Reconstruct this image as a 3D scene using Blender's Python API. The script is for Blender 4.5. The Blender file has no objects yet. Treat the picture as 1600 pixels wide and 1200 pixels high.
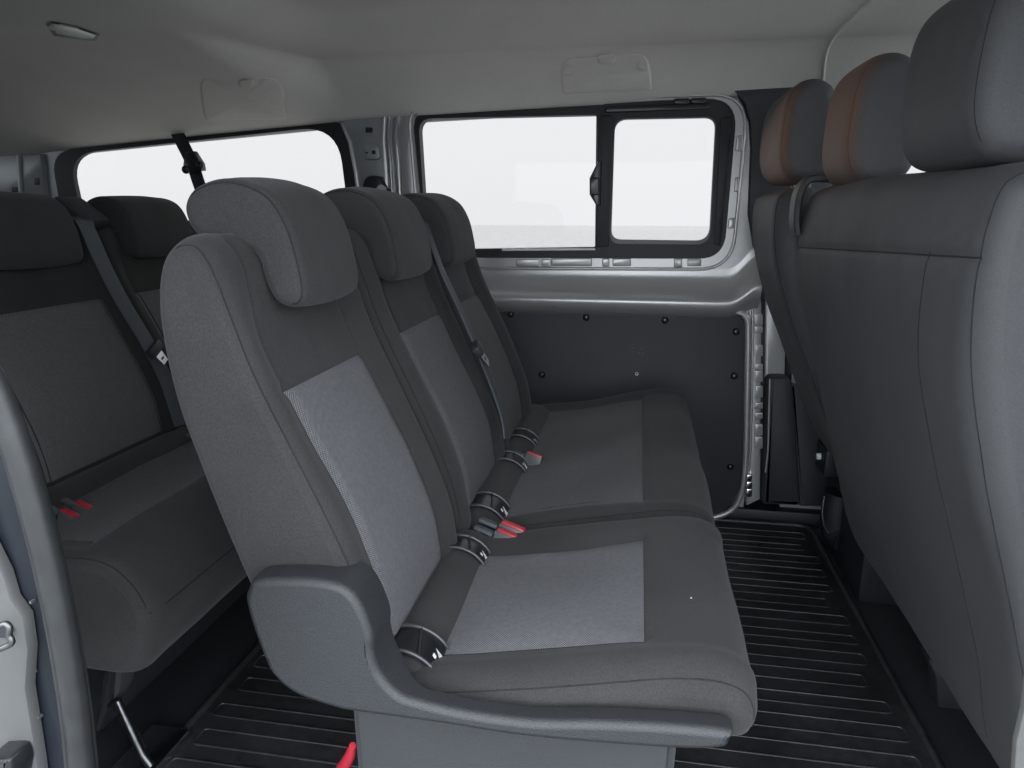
import bpy, bmesh, math, random
import numpy as np
from mathutils import Vector, Matrix, noise as mnoise
random.seed(4)
scene = bpy.context.scene
COL = scene.collection

# ------------------------------------------------------------------ camera
FPX, CAMH = 1109.0, 1.1
_vy = np.array([200.0, 269.0, FPX]); _vy /= np.linalg.norm(_vy)
_vx = np.array([(FPX * FPX + 269.0 ** 2) / 200, -269.0, -FPX]); _vx -= _vy * _vx.dot(_vy); _vx /= np.linalg.norm(_vx)
_vz = np.cross(_vx, _vy)
if _vz[1] < 0: _vz = -_vz
RW = np.array([_vx, _vy, _vz])                       # world = RW @ (right, up, forward)
cam_d = bpy.data.cameras.new("camera"); cam = bpy.data.objects.new("camera", cam_d); COL.objects.link(cam)
cam_d.sensor_width = 36; cam_d.lens = FPX / 1600 * 36; cam_d.clip_start = 0.02; cam_d.clip_end = 600
cam.matrix_world = Matrix([list(RW[i] * np.array([1, 1, -1])) + [[0, 0, CAMH][i]] for i in range(3)] + [[0, 0, 0, 1]])
scene.camera = cam

def U(px, py, ax, val):
    """point of the room on the plane axis = val, seen at a pixel of the 1600 x 1200 photograph"""
    d = RW @ np.array([px - 800, 600 - py, FPX]); c = np.array([0, 0, CAMH])
    return c + (val - c[ax]) / d[ax] * d

# ------------------------------------------------------------------ world, sun, exposure
SUN_EL, SUN_AZ = math.radians(0.7), math.radians(-92)    # low warm sun behind the tailgate
w = bpy.data.worlds.new("World"); scene.world = w; w.use_nodes = True
nt = w.node_tree; nt.nodes.clear()
sky = nt.nodes.new("ShaderNodeTexSky"); sky.sky_type = 'NISHITA'; sky.sun_disc = False
sky.sun_elevation = math.radians(30); sky.sun_rotation = SUN_AZ; sky.air_density = 1; sky.dust_density = 3
mx = nt.nodes.new("ShaderNodeMix"); mx.data_type = 'RGBA'; mx.inputs[0].default_value = 0.9
mx.inputs[7].default_value = (12.0, 12.8, 13.6, 1)     # even overcast cloud over the blue
bg = nt.nodes.new("ShaderNodeBackground"); bg.inputs[1].default_value = 0.1
out = nt.nodes.new("ShaderNodeOutputWorld")
nt.links.new(sky.outputs[0], mx.inputs[6]); nt.links.new(mx.outputs[2], bg.inputs[0]); nt.links.new(bg.outputs[0], out.inputs[0])
sd = bpy.data.lights.new("sun", 'SUN'); sd.energy = 1.2; sd.angle = math.radians(2.0); sd.color = (1.0, 0.42, 0.17)
sun = bpy.data.objects.new("sun", sd); COL.objects.link(sun)
sun.rotation_euler = Vector((math.cos(SUN_EL), -0.03 * math.cos(SUN_EL), -math.sin(SUN_EL))).to_track_quat('-Z', 'Y').to_euler()
scene.view_settings.view_transform = 'Standard'; scene.view_settings.look = 'None'
scene.view_settings.gamma = 1; scene.view_settings.exposure = 2.2
scene.cycles.max_bounces = 10; scene.cycles.diffuse_bounces = 6; scene.cycles.transparent_max_bounces = 12
scene.cycles.use_denoising = True

# ------------------------------------------------------------------ materials
def mat(name, col, rough=0.7, metal=0.0, noise=None, bump=None, sheen=0.0, spec=0.5, mottle=0.0):
    m = bpy.data.materials.new(name); m.use_nodes = True
    n = m.node_tree; b = n.nodes["Principled BSDF"]
    b.inputs["Base Color"].default_value = (*col, 1); b.inputs["Roughness"].default_value = rough
    b.inputs["Metallic"].default_value = metal; b.inputs["Specular IOR Level"].default_value = spec
    if sheen:
        b.inputs["Sheen Weight"].default_value = sheen; b.inputs["Sheen Roughness"].default_value = 0.5
        b.inputs["Sheen Tint"].default_value = (0.9, 0.9, 0.92, 1)
    tc = n.nodes.new("ShaderNodeTexCoord")
    if noise or mottle:
        fac = None
        sc, amt = noise if noise else (6, 0)
        t = n.nodes.new("ShaderNodeTexNoise"); t.inputs["Scale"].default_value = sc; t.inputs["Detail"].default_value = 4
        n.links.new(tc.outputs["Object"], t.inputs["Vector"])
        t2 = n.nodes.new("ShaderNodeTexNoise"); t2.inputs["Scale"].default_value = 5.5; t2.inputs["Detail"].default_value = 6
        n.links.new(tc.outputs["Object"], t2.inputs["Vector"])
        mr = n.nodes.new("ShaderNodeMapRange"); mr.inputs[1].default_value = 0.25; mr.inputs[2].default_value = 0.75
        mr.inputs[3].default_value = 1 - amt; mr.inputs[4].default_value = 1 + amt
        n.links.new(t.outputs["Fac"], mr.inputs[0])
        mr2 = n.nodes.new("ShaderNodeMapRange"); mr2.inputs[1].default_value = 0.25; mr2.inputs[2].default_value = 0.75
        mr2.inputs[3].default_value = 1 - mottle; mr2.inputs[4].default_value = 1 + mottle
        n.links.new(t2.outputs["Fac"], mr2.inputs[0])
        mul = n.nodes.new("ShaderNodeMath"); mul.operation = 'MULTIPLY'
        n.links.new(mr.outputs[0], mul.inputs[0]); n.links.new(mr2.outputs[0], mul.inputs[1])
        vm = n.nodes.new("ShaderNodeVectorMath"); vm.operation = 'SCALE'; vm.inputs[0].default_value = col
        n.links.new(mul.outputs[0], vm.inputs["Scale"]); n.links.new(vm.outputs[0], b.inputs["Base Color"])
    if bump:
        sc, st = bump
        t = n.nodes.new("ShaderNodeTexNoise"); t.inputs["Scale"].default_value = sc; t.inputs["Detail"].default_value = 2
        n.links.new(tc.outputs["Object"], t.inputs["Vector"])
        bp = n.nodes.new("ShaderNodeBump"); bp.inputs["Strength"].default_value = st; bp.inputs["Distance"].default_value = 0.002
        n.links.new(t.outputs["Fac"], bp.inputs["Height"]); n.links.new(bp.outputs[0], b.inputs["Normal"])
    return m

def weave_mat(name, dark, light, pitch):
    m = bpy.data.materials.new(name); m.use_nodes = True
    n = m.node_tree; b = n.nodes["Principled BSDF"]; b.inputs["Roughness"].default_value = 0.85
    b.inputs["Specular IOR Level"].default_value = 0.3
    uv = n.nodes.new("ShaderNodeUVMap"); sep = n.nodes.new("ShaderNodeSeparateXYZ"); n.links.new(uv.outputs[0], sep.inputs[0])
    def sn(o, k):
        a = n.nodes.new("ShaderNodeMath"); a.operation = 'MULTIPLY'; a.inputs[1].default_value = k; n.links.new(o, a.inputs[0])
        s = n.nodes.new("ShaderNodeMath"); s.operation = 'SINE'; n.links.new(a.outputs[0], s.inputs[0]); return s.outputs[0]
    k = 2 * math.pi / pitch
    p = n.nodes.new("ShaderNodeMath"); p.operation = 'MULTIPLY'; n.links.new(sn(sep.outputs[0], k), p.inputs[0]); n.links.new(sn(sep.outputs[1], k), p.inputs[1])
    tc = n.nodes.new("ShaderNodeTexCoord"); t = n.nodes.new("ShaderNodeTexNoise"); t.inputs["Scale"].default_value = 140
    n.links.new(tc.outputs["Object"], t.inputs["Vector"])
    ad = n.nodes.new("ShaderNodeMath"); ad.operation = 'ADD'; n.links.new(p.outputs[0], ad.inputs[0]); sc_ = n.nodes.new('ShaderNodeMath'); sc_.operation = 'MULTIPLY_ADD'; sc_.inputs[1].default_value = .5; sc_.inputs[2].default_value = .25; n.links.new(t.outputs["Fac"], sc_.inputs[0]); n.links.new(sc_.outputs[0], ad.inputs[1])
    mr = n.nodes.new("ShaderNodeMapRange"); mr.inputs[1].default_value = 0.0; mr.inputs[2].default_value = 1.15
    n.links.new(ad.outputs[0], mr.inputs[0])
    mi = n.nodes.new("ShaderNodeMix"); mi.data_type = 'RGBA'; mi.inputs[6].default_value = (*dark, 1); mi.inputs[7].default_value = (*light, 1)
    n.links.new(mr.outputs[0], mi.inputs[0]); n.links.new(mi.outputs[2], b.inputs["Base Color"])
    bp = n.nodes.new("ShaderNodeBump"); bp.inputs["Strength"].default_value = 0.35; bp.inputs["Distance"].default_value = 0.0012
    n.links.new(mr.outputs[0], bp.inputs["Height"]); n.links.new(bp.outputs[0], b.inputs["Normal"])
    return m

M = dict(
    fabric=mat("charcoal_fabric", (.034, .0335, .0335), .9, noise=(420, .25), bump=(900, .25), sheen=.09, spec=.25, mottle=.2),
    fabric2=mat("slate_fabric", (.054, .0555, .059), .62, noise=(420, .15), bump=(900, .2), sheen=.03, spec=.4, mottle=.12),
    weave=weave_mat("grey_weave", (.046, .046, .050), (.235, .235, .25), .0036),
    weave2=weave_mat("shaded_weave", (.036, .036, .038), (.22, .222, .224), .0036),  # same weave as the near seat, dimness of farther rows put into its colour
    seam=mat("seam_thread", (.012, .013, .015), .9),
    plastic=mat("grained_plastic", (.028, .030, .033), .36, bump=(800, .5), noise=(300, .1), spec=.5),
    plastic2=mat("matt_trim_plastic", (.038, .040, .043), .6, bump=(700, .25), spec=.4, mottle=.08),
    gloss=mat("black_gloss_plastic", (.012, .013, .015), .28, spec=.6),
    rim=mat("grey_rim_plastic", (.05, .052, .055), .3, spec=.7),  # rims set lighter than the surround plastic
    black=mat("black_trim", (.010, .012, .016), .55),
    rubber=mat("mat_rubber", (.027, .0265, .029), .46, bump=(400, .15), noise=(60, .4), spec=.5, mottle=.45),
    carpet=mat("dark_carpet", (.012, .015, .019), .95, noise=(200, .3), bump=(500, .4)),
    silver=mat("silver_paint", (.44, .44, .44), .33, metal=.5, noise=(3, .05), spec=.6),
    silver2=mat("shaded_silver_paint", (.27, .285, .30), .42, metal=.4, noise=(4, .08)),  # darker copy of the silver paint, shade put into its colour
    liner=mat("headliner_felt", (.67, .652, .615), .95, noise=(350, .10), bump=(800, .2), mottle=.04),
    trim=mat("door_card_board", (.027, .030, .035), .62, bump=(500, .2), mottle=.10),
    red=mat("red_plastic", (.42, .025, .045), .35),
    white=mat("white_print", (.8, .8, .8), .6),
    lens=mat("light_lens", (.72, .78, .76), .25),
    chrome=mat("bright_steel", (.75, .76, .78), .22, metal=1.0),
    strut=mat("worn_steel", (.16, .165, .17), .38, metal=1.0, noise=(60, .3)),
    steel=mat("dark_steel", (.05, .055, .06), .35, metal=.6),
    web=mat("belt_webbing", (.075, .084, .092), .6, bump=(600, .3), spec=.4),
    seal=mat("door_seal_rubber", (.020, .0215, .023), .42, noise=(40, .25), bump=(200, .1), mottle=.15),
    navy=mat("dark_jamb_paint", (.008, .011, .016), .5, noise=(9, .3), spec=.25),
    jamb=mat("pale_jamb_paint", (.085, .086, .086), .4, noise=(12, .12), mottle=.1),
    copper=mat("copper_reflection", (.10, .05, .035), .35, metal=.5),  # copper tone stands in for a reflection on the black runner
    dark_ground=mat("low_bounce_ground", (.22, .22, .22), .9, noise=(40, .3)),  # darkened to send less bounce light in through the open door
    ground=mat("added_bright_ground", (.82, .82, .81), .9, noise=(2, .15)),  # kept bright so the far windows stay white at the bottom
)
gl = bpy.data.materials.new("tinted_glass"); gl.use_nodes = True
n = gl.node_tree; n.nodes.clear()
tr = n.nodes.new("ShaderNodeBsdfTransparent"); tr.inputs[0].default_value = (.165, .157, .151, 1)
gs = n.nodes.new("ShaderNodeBsdfGlossy"); gs.inputs[0].default_value = (.8, .8, .8, 1); gs.inputs[1].default_value = .02
mi = n.nodes.new("ShaderNodeMixShader"); mi.inputs[0].default_value = .008
o_ = n.nodes.new("ShaderNodeOutputMaterial"); n.links.new(tr.outputs[0], mi.inputs[1]); n.links.new(gs.outputs[0], mi.inputs[2]); n.links.new(mi.outputs[0], o_.inputs[0])
M["glass"] = gl
g2 = gl.copy(); g2.name = "clear_glass"; M["clear_glass"] = g2
g2.node_tree.nodes["Transparent BSDF"].inputs[0].default_value = (.48, .48, .48, 1)

# ------------------------------------------------------------------ object helpers
def link(name, me, m=None, parent=None, smooth=True):
    if m is not None: me.materials.append(M[m] if isinstance(m, str) else m)
    if smooth:
        for p in me.polygons: p.use_smooth = True
    o = bpy.data.objects.new(name, me); COL.objects.link(o)
    if parent is not None: o.parent = parent
    return o
def tag(o, label=None, cat=None, group=None, kind=None):
    for k, v in (("label", label), ("category", cat), ("group", group), ("kind", kind)):
        if v: o[k] = v
    return o
def thing(name, label, cat, group=None):
    return tag(link_empty(name), label, cat, group)
def link_empty(name):
    o = bpy.data.objects.new(name, None); o.empty_display_size = .05; COL.objects.link(o); return o
def from_bm(name, bm, m, parent=None, smooth=True, angle=None):
    bmesh.ops.recalc_face_normals(bm, faces=bm.faces)
    me = bpy.data.meshes.new(name); bm.to_mesh(me); bm.free()
    o = link(name, me, m, parent, smooth)
    if smooth and angle is not None:
        me.set_sharp_from_angle(angle=math.radians(angle))
    return o
def box(name, lo, hi, m, parent=None, bev=.004, seg=2):
    bm = bmesh.new(); bmesh.ops.create_cube(bm, size=1)
    for v in bm.verts:
        v.co = Vector([(lo[i] + hi[i]) / 2 + v.co[i] * (hi[i] - lo[i]) for i in range(3)])
    if bev: bmesh.ops.bevel(bm, geom=bm.edges[:], offset=bev, segments=seg, affect='EDGES', profile=.5)
    return from_bm(name, bm, m, parent, True, 40)
def catmull(pts, n, closed=True):
    P = [np.array(p, float) for p in pts]; L = len(P); res = []
    segs = L if closed else L - 1
    dens = 24
    for i in range(segs):
        if closed: a, b, c, d = P[i - 1], P[i], P[(i + 1) % L], P[(i + 2) % L]
        else: a, b, c, d = P[max(i - 1, 0)], P[i], P[i + 1], P[min(i + 2, L - 1)]
        for t in np.linspace(0, 1, dens, endpoint=False):
            res.append(.5 * ((2 * b) + (-a + c) * t + (2 * a - 5 * b + 4 * c - d) * t * t + (-a + 3 * b - 3 * c + d) * t ** 3))
    res.append(P[0] if closed else P[-1])
    res = np.array(res); s = np.r_[0, np.cumsum(np.linalg.norm(np.diff(res, axis=0), axis=1))]
    q = np.linspace(0, s[-1], n, endpoint=not closed)
    return np.stack([np.interp(q, s, res[:, k]) for k in range(res.shape[1])], 1)
def tube(name, pts, r, m, parent=None, n=8, dens=None, closed=False):
    pts = [np.array(p, float) for p in pts]
    if dens: pts = list(catmull(pts, dens, closed))
    bm = bmesh.new(); rings = []; L = len(pts)
    cand = np.abs(np.diff(np.array(pts), axis=0)); cand = cand / np.maximum(1e-9, np.linalg.norm(cand, axis=1))[:, None]
    ref = Vector([1.0 if k == int(np.argmin(cand.max(0))) else 0.0 for k in range(3)])
    for i, p in enumerate(pts):
        a = pts[i - 1] if (i or closed) else p; b = pts[(i + 1) % L] if (i < L - 1 or closed) else p
        t = Vector(b - a).normalized(); u = t.cross(ref)
        if u.length < .02: u = t.cross(Vector((.3, .5, .8)))
        u.normalize(); v = t.cross(u)
        rr = r[i] if hasattr(r, '__len__') else r
        rings.append([bm.verts.new(Vector(p) + rr * (math.cos(2 * math.pi * k / n) * u + math.sin(2 * math.pi * k / n) * v)) for k in range(n)])
    for i in range(L if closed else L - 1):
        A, B = rings[i], rings[(i + 1) % L]
        for k in range(n): bm.faces.new((A[k], A[(k + 1) % n], B[(k + 1) % n], B[k]))
    if not closed: bm.faces.new(rings[0][::-1]); bm.faces.new(rings[-1])
    return from_bm(name, bm, m, parent, True, 60)
def ribbon(name, pts, wdir, width, thick, m, parent=None, dens=40):
    P = catmull(pts, dens, False); bm = bmesh.new(); rings = []
    for i, p in enumerate(P):
        t = Vector(P[min(i + 1, len(P) - 1)] - P[max(i - 1, 0)]).normalized()
        wd = Vector(wdir); wd = (wd - t * wd.dot(t)).normalized(); nn = t.cross(wd)
        rings.append([bm.verts.new(Vector(p) + wd * a * width / 2 + nn * b * thick / 2) for a, b in ((-1, -.6), (-.9, -1), (.9, -1), (1, -.6), (1, .6), (.9, 1), (-.9, 1), (-1, .6))])
    for A, B in zip(rings, rings[1:]):
        for k in range(8): bm.faces.new((A[k], A[(k + 1) % 8], B[(k + 1) % 8], B[k]))
    bm.faces.new(rings[0]); bm.faces.new(rings[-1])
    return from_bm(name, bm, m, parent, True, 40)

class Pillow:
    """upholstered solid: a rounded side profile in x-z carried from y0 to y1 with soft ends and a relief function"""
    def __init__(s, prof, y0, y1, r, disp=None, n=220, m=56, r1=None, q=None, sag=.0034, k=3):
        s.q = q; s.sag = sag
        s.P = catmull(prof, n); s.n, s.y0, s.y1, s.r, s.disp, s.m = n, y0, y1, r, disp, m
        s.r1 = r1 or r
        a = np.roll(s.P, -k, 0) - np.roll(s.P, k, 0)
        N = np.stack([a[:, 1], -a[:, 0]], 1); N /= np.linalg.norm(N, axis=1)[:, None]
        area = np.sum(s.P[:, 0] * np.roll(s.P[:, 1], -1) - np.roll(s.P[:, 0], -1) * s.P[:, 1])
        if area < 0: N = -N
        s.N = N
        s.arc = np.r_[0, np.cumsum(np.linalg.norm(np.diff(s.P, axis=0), axis=1))]
    def inset(s, y):
        d0, d1 = y - s.y0, s.y1 - y; v = 0
        if d0 < s.r: v = max(v, s.r - math.sqrt(max(0, s.r ** 2 - (s.r - d0) ** 2)))
        if d1 < s.r1: v = max(v, s.r1 - math.sqrt(max(0, s.r1 ** 2 - (s.r1 - d1) ** 2)))
        return v * (s.q / s.r if s.q else 1)
    def ring(s, y, off=0.0, idx=None):
        idx = np.arange(s.n) if idx is None else idx
        P = s.P[idx % s.n]; N = s.N[idx % s.n]
        k = -s.inset(y) + off
        k_ = k; e = np.full(len(idx), k)
        if s.disp is not None: e = e + np.array([s.disp(p[0], p[1], y, nn[0], nn[1]) for p, nn in zip(P, N)])
        if s.sag: e = e + np.array([s.sag * (mnoise.noise(Vector((p[0] * 7, y * 7, p[1] * 7))) + .2 * mnoise.noise(Vector((p[0] * 19, y * 19 + 5, p[1] * 19)))) for p in P])
        Q = P + N * (k_ + (e - k_) * sm(0, .05, min(y - s.y0, s.y1 - y)))[:, None]
        return [(q[0], y, q[1]) for q in Q]
    def ys(s):
        a = [s.y0 + s.r * (1 - math.cos(t)) for t in np.linspace(.12, math.pi / 2, 9)]
        b = [s.y1 - s.r1 * (1 - math.cos(t)) for t in np.linspace(math.pi / 2, .12, 9)]
        return a + list(np.linspace(a[-1], b[0], s.m))[1:-1] + b
    def build(s, name, m, parent=None):
        bm = bmesh.new(); R = [[bm.verts.new(v) for v in s.ring(y)] for y in s.ys()]
        for A, B in zip(R, R[1:]):
            for k in range(s.n): bm.faces.new((A[k], A[(k + 1) % s.n], B[(k + 1) % s.n], B[k]))
        for ring, yy in ((R[0], s.y0), (R[-1], s.y1)):
            f = bm.faces.new(ring)
            bmesh.ops.triangulate(bm, faces=[f])
        o = from_bm(name, bm, m, parent, True)
        for p in o.data.polygons:
            if len(p.vertices) == 3: p.use_smooth = False
        return o
    def span(s, x=None, z=None, front=True):
        pass
    def find(s, x, z):
        return int(np.argmin((s.P[:, 0] - x) ** 2 + (s.P[:, 1] - z) ** 2))
    def idx(s, a, b):
        """indices from the profile point nearest a to that nearest b, the shorter way round"""
        i, j = s.find(*a), s.find(*b); f = (j - i) % s.n; g = (i - j) % s.n
        return np.array([(i + k) % s.n for k in range(f + 1)] if f <= g else [(i - k) % s.n for k in range(g + 1)])
    def patch(s, name, a, b, ya, yb, m, parent=None, off=.0012, my=24):
        ids = s.idx(a, b); ys = np.linspace(ya, yb, my); bm = bmesh.new(); uvl = bm.loops.layers.uv.new("UVMap")
        G = [[bm.verts.new(v) for v in s.ring(y, off, ids)] for y in ys]
        arc = np.r_[0, np.cumsum(np.linalg.norm(np.diff(s.P[ids], axis=0), axis=1))]
        for j in range(my - 1):
            for k in range(len(ids) - 1):
                f = bm.faces.new((G[j][k], G[j][k + 1], G[j + 1][k + 1], G[j + 1][k]))
                for lp, (jj, kk) in zip(f.loops, ((j, k), (j, k + 1), (j + 1, k + 1), (j + 1, k))):
                    lp[uvl].uv = (arc[kk], ys[jj])
        # a thin turned-down hem so the panel has thickness
        return from_bm(name, bm, m, parent, True)
    def line_y(s, name, y, a, b, parent, r=.0010, m="seam", off=0.0, via=None):
        ids = s.idx(a, b) if via is None else np.r_[s.idx(a, via), s.idx(via, b)[1:]]
        return tube(name, s.ring(y, off, ids), r, m, parent, 6)
    def at_z(s, y, z, off=0.0):
        """point of the rear face (smaller x) at height z"""
        ids = np.array([i for i in range(s.n) if s.N[i, 0] < -.5]); Q = np.array(s.ring(y, off, ids)); o = np.argsort(Q[:, 2])
        return (np.interp(z, Q[o, 2], Q[o, 0]), y, z)
    def line_s(s, name, a, ya, yb, parent, r=.0013, m="seam", off=0.0):
        i = np.array([s.find(*a)]); return tube(name, [s.ring(y, off, i)[0] for y in np.linspace(ya, yb, 40)], r, m, parent, 6)

def sm(a, b, x):
    t = min(1, max(0, (x - a) / (b - a))); return t * t * (3 - 2 * t)
def poly_px(pts, ax, val): return [U(x, y, ax, val) for x, y in pts]
def rr_px(c, rad, seg=6):
    """rounded quad in pixels: corners in order, one radius each"""
    c = [np.array(p, float) for p in c]; res = []
    for i in range(4):
        p, a, b = c[i], c[i - 1], c[(i + 1) % 4]; r = rad[i] if hasattr(rad, '__len__') else rad
        u = (a - p) / np.linalg.norm(a - p); v = (b - p) / np.linalg.norm(b - p)
        q0, q1 = p + u * r, p + v * r
        for t in np.linspace(0, 1, seg + 1): res.append((1 - t) ** 2 * q0 + 2 * t * (1 - t) * p + t * t * q1)
    return res
def ring_plate(name, outer, inner, y0, y1, m, parent=None, bev=True):
    """frame between two outlines of equal count ([(x, z)]), from y0 (room side) to y1"""
    bm = bmesh.new(); n = len(outer)
    V = [[bm.verts.new((p[0], y, p[-1])) for p in poly] for poly, y in ((outer, y1), (outer, y0), (inner, y0), (inner, y1))]
    for a, b in ((0, 1), (1, 2), (2, 3), (3, 0)):
        for k in range(n): bm.faces.new((V[a][k], V[a][(k + 1) % n], V[b][(k + 1) % n], V[b][k]))
    if bev:
        ed = [e for e in bm.edges if (e.verts[0] in V[1] and e.verts[1] in V[1]) or (e.verts[0] in V[2] and e.verts[1] in V[2])] if False else None
    return from_bm(name, bm, m, parent, True, 35)
def plate(name, poly, y0, y1, m, parent=None, bev=.003):
    """solid plate from an outline [(x, z)], rounded on the room side"""
    bm = bmesh.new(); n = len(poly)
    c = np.mean([[p[0], p[-1]] for p in poly], 0)
    def ins(d):
        Q = np.array([[p[0], p[-1]] for p in poly]); a = np.roll(Q, -1, 0) - np.roll(Q, 1, 0)
        N = np.stack([a[:, 1], -a[:, 0]], 1); N /= np.maximum(1e-9, np.linalg.norm(N, axis=1))[:, None]
        area = np.sum(Q[:, 0] * np.roll(Q[:, 1], -1) - np.roll(Q[:, 0], -1) * Q[:, 1])
        return Q - N * d * (1 if area > 0 else -1)
    s = 1 if y1 > y0 else -1
    R = []
    for d, y in ((0, y1), (0, y0 + s * bev), (bev * .3, y0 + s * bev * .3), (bev, y0)):
        R.append([bm.verts.new((q[0], y, q[1])) for q in ins(d)])
    for A, B in zip(R, R[1:]):
        for k in range(n): bm.faces.new((A[k], A[(k + 1) % n], B[(k + 1) % n], B[k]))
    bm.faces.new(R[0]); bm.faces.new(R[-1])
    return from_bm(name, bm, m, parent, True, 35)
def xz(P): return [(p[0], p[2]) for p in P]
def wall_hole(name, rect, hole, y0, y1, m, parent=None):
    """wall sheet with one window opening; rect = (x0, x1, z0, z1)"""
    x0, x1, z0, z1 = rect; c = np.mean([[h[0], h[-1]] for h in hole], 0); outer = []
    for h in hole:
        d = np.array([h[0], h[-1]]) - c; t = 1e9
        for ax, lo, hi in ((0, x0, x1), (1, z0, z1)):
            if abs(d[ax]) > 1e-9: t = min(t, ((hi if d[ax] > 0 else lo) - c[ax]) / d[ax])
        outer.append(c + d * t)
    for cx, cz in ((x0, z0), (x0, z1), (x1, z0), (x1, z1)):
        i = int(np.argmin([np.hypot(o[0] - cx, o[1] - cz) for o in outer])); outer[i] = np.array([cx, cz])
    return ring_plate(name, [(o[0], o[1]) for o in outer], [(h[0], h[-1]) for h in hole], y0, y1, m, parent)

# ------------------------------------------------------------------ the shell of the van
def quad(name, pts, m, kind="structure"):
    bm = bmesh.new(); bm.faces.new([bm.verts.new(p) for p in pts]); return tag(from_bm(name, bm, m, None, False), kind=kind)
quad("ground", [(-60, -60, -.554), (60, -60, -.554), (60, 2.7, -.554), (-60, 2.7, -.554)], "dark_ground")  # dark half of a ground split for its bounce light
quad("added_pale_ground", [(-90, 2.7, -.55), (90, 2.7, -.55), (90, 90, -.55), (-90, 90, -.55)], "ground")  # added bright ground outside the far windows, keeps their lower edge white
tag(box("floor", (-2.75, .38, -.06), (1.7, 2.62, 0), "carpet", None, 0), kind="structure")

EDGE = ([-2.8, -2.2, -1.63, -.98, .55, 1.7], [1.28, 1.335, 1.376, 1.420, 1.47, 1.44])
def ceil_z(x, y):
    ze = np.interp(x, *EDGE); zr = 1.575 - .010 * sm(-.6, -1.6, x)
    front = 1 - sm(-1.22, -1.02, x); ys = 2.29 - .50 * front
    yc = 2.5
    if y >= yc: return ze - (y - yc) * .35
    roof = zr - .018 * sm(1.2, 1.0, y) - .012 * front
    # soft dished field above the cove
    roof += .055 * sm(2.27, 1.97, y) * sm(-1.10, -.85, x) + .03 * sm(1.75, 1.5, y) * (1 - sm(-1.10, -.85, x))
    if y <= ys: return roof if y > .75 else roof - .22 * ((.75 - y) / .4) ** 2
    t = (y - ys) / (yc - ys)
    return roof + (ze - roof) * (.30 * t + .70 * t ** (1.9 - .3 * front))
bm = bmesh.new(); xs = np.linspace(-2.75, 1.62, 230); ys_ = np.r_[np.linspace(.36, 1.6, 30), np.linspace(1.62, 2.56, 110)]
G = [[bm.verts.new((x, y, ceil_z(x, y))) for y in ys_] for x in xs]
T = [[bm.verts.new((x, y, 1.72)) for y in (ys_[0], ys_[-1])] for x in xs]
for i in range(len(xs) - 1):
    for j in range(len(ys_) - 1): bm.faces.new((G[i][j], G[i + 1][j], G[i + 1][j + 1], G[i][j + 1]))
    bm.faces.new((T[i][0], T[i + 1][0], T[i + 1][1], T[i][1]))
    bm.faces.new((G[i][0], T[i][0], T[i + 1][0], G[i + 1][0])); bm.faces.new((G[i][-1], T[i][1], T[i + 1][1], G[i + 1][-1]))
ceiling = tag(from_bm("ceiling", bm, "liner"), kind="structure")
def hit(px, py, off=0.0):
    d = RW @ np.array([px - 800, 600 - py, FPX]); d /= np.linalg.norm(d); c = np.array([0, 0, CAMH]); t = .5
    while t < 6:
        p = c + t * d
        if p[2] > ceil_z(p[0], p[1]): break
        t += .002
    return p - d * off
def cover_on_ceiling(name, c, rad, m="liner", h=.006, parent=ceiling):
    pts = rr_px(c, rad, 6); bm = bmesh.new()
    cx = np.mean(pts, 0)
    R = [[bm.verts.new(hit(*(cx + (np.array(p) - cx) * k), off)) for p in pts] for k, off in ((1.04, -.004), (1.0, h * .8), (.96, h), (.5, h), (.02, h))]
    for A, B in zip(R, R[1:]):
        for k in range(len(pts)): bm.faces.new((A[k], A[(k + 1) % len(pts)], B[(k + 1) % len(pts)], B[k]))
    bm.faces.new(R[-1])
    return from_bm(name, bm, m, parent, True, 50)
cov = cover_on_ceiling("access_cover", [(876, 92), (1012, 84), (1018, 140), (880, 146)], [22, 22, 6, 6])
for px, py in ((888, 111), (1004, 103)): cover_on_ceiling("cover_screw", [(px - 8, py - 8), (px + 8, py - 8), (px + 8, py + 8), (px - 8, py + 8)], 7, "liner", .011, cov)
cover_on_ceiling("finger_notch", [(932, 86), (962, 84), (960, 99), (936, 101)], 7, "liner", .013, cov)
cov2 = cover_on_ceiling("access_cover", [(312, 124), (440, 122), (446, 186), (322, 188)], [14, 26, 6, 6], "liner", .008)
cover_on_ceiling("finger_notch", [(372, 126), (398, 124), (396, 137), (375, 138)], 6, "liner", .012, cov2)
# piped seam where the front headlining begins
tube("liner_piping", [hit(*p, .001) for p in ((1285, 140), (1287, 110), (1291, 82), (1300, 62), (1315, 44), (1338, 22), (1362, 0), (1385, -25))], .005, "liner", ceiling, 8, 40)

# interior light on the ceiling
il = thing("interior_light", "small white interior light lens with a black rim on the rear ceiling", "light")
lp = [(82, 40), (84, 37), (118, 44), (150, 55), (146, 60), (128, 60), (88, 52)]
bm = bmesh.new(); A = [bm.verts.new(hit(*p, -.002)) for p in lp]; B = [bm.verts.new(hit(*p, .014)) for p in lp]
for k in range(len(lp)): bm.faces.new((A[k], A[(k + 1) % len(lp)], B[(k + 1) % len(lp)], B[k]))
bm.faces.new(B); from_bm("lens", bm, "lens", il, True, 30)
lp2 = [(72, 38), (80, 33), (120, 40), (156, 53), (150, 64), (126, 62), (84, 56)]
bm = bmesh.new(); A = [bm.verts.new(hit(*p, -.002)) for p in lp2]; B = [bm.verts.new(hit(*p, .006)) for p in lp2]
for k in range(len(lp2)): bm.faces.new((A[k], A[(k + 1) % len(lp2)], B[(k + 1) % len(lp2)], B[k]))
bm.faces.new(B); from_bm("housing", bm, "plastic", il, True, 30)

YW = 2.52                                             # room face of the far wall
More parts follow.
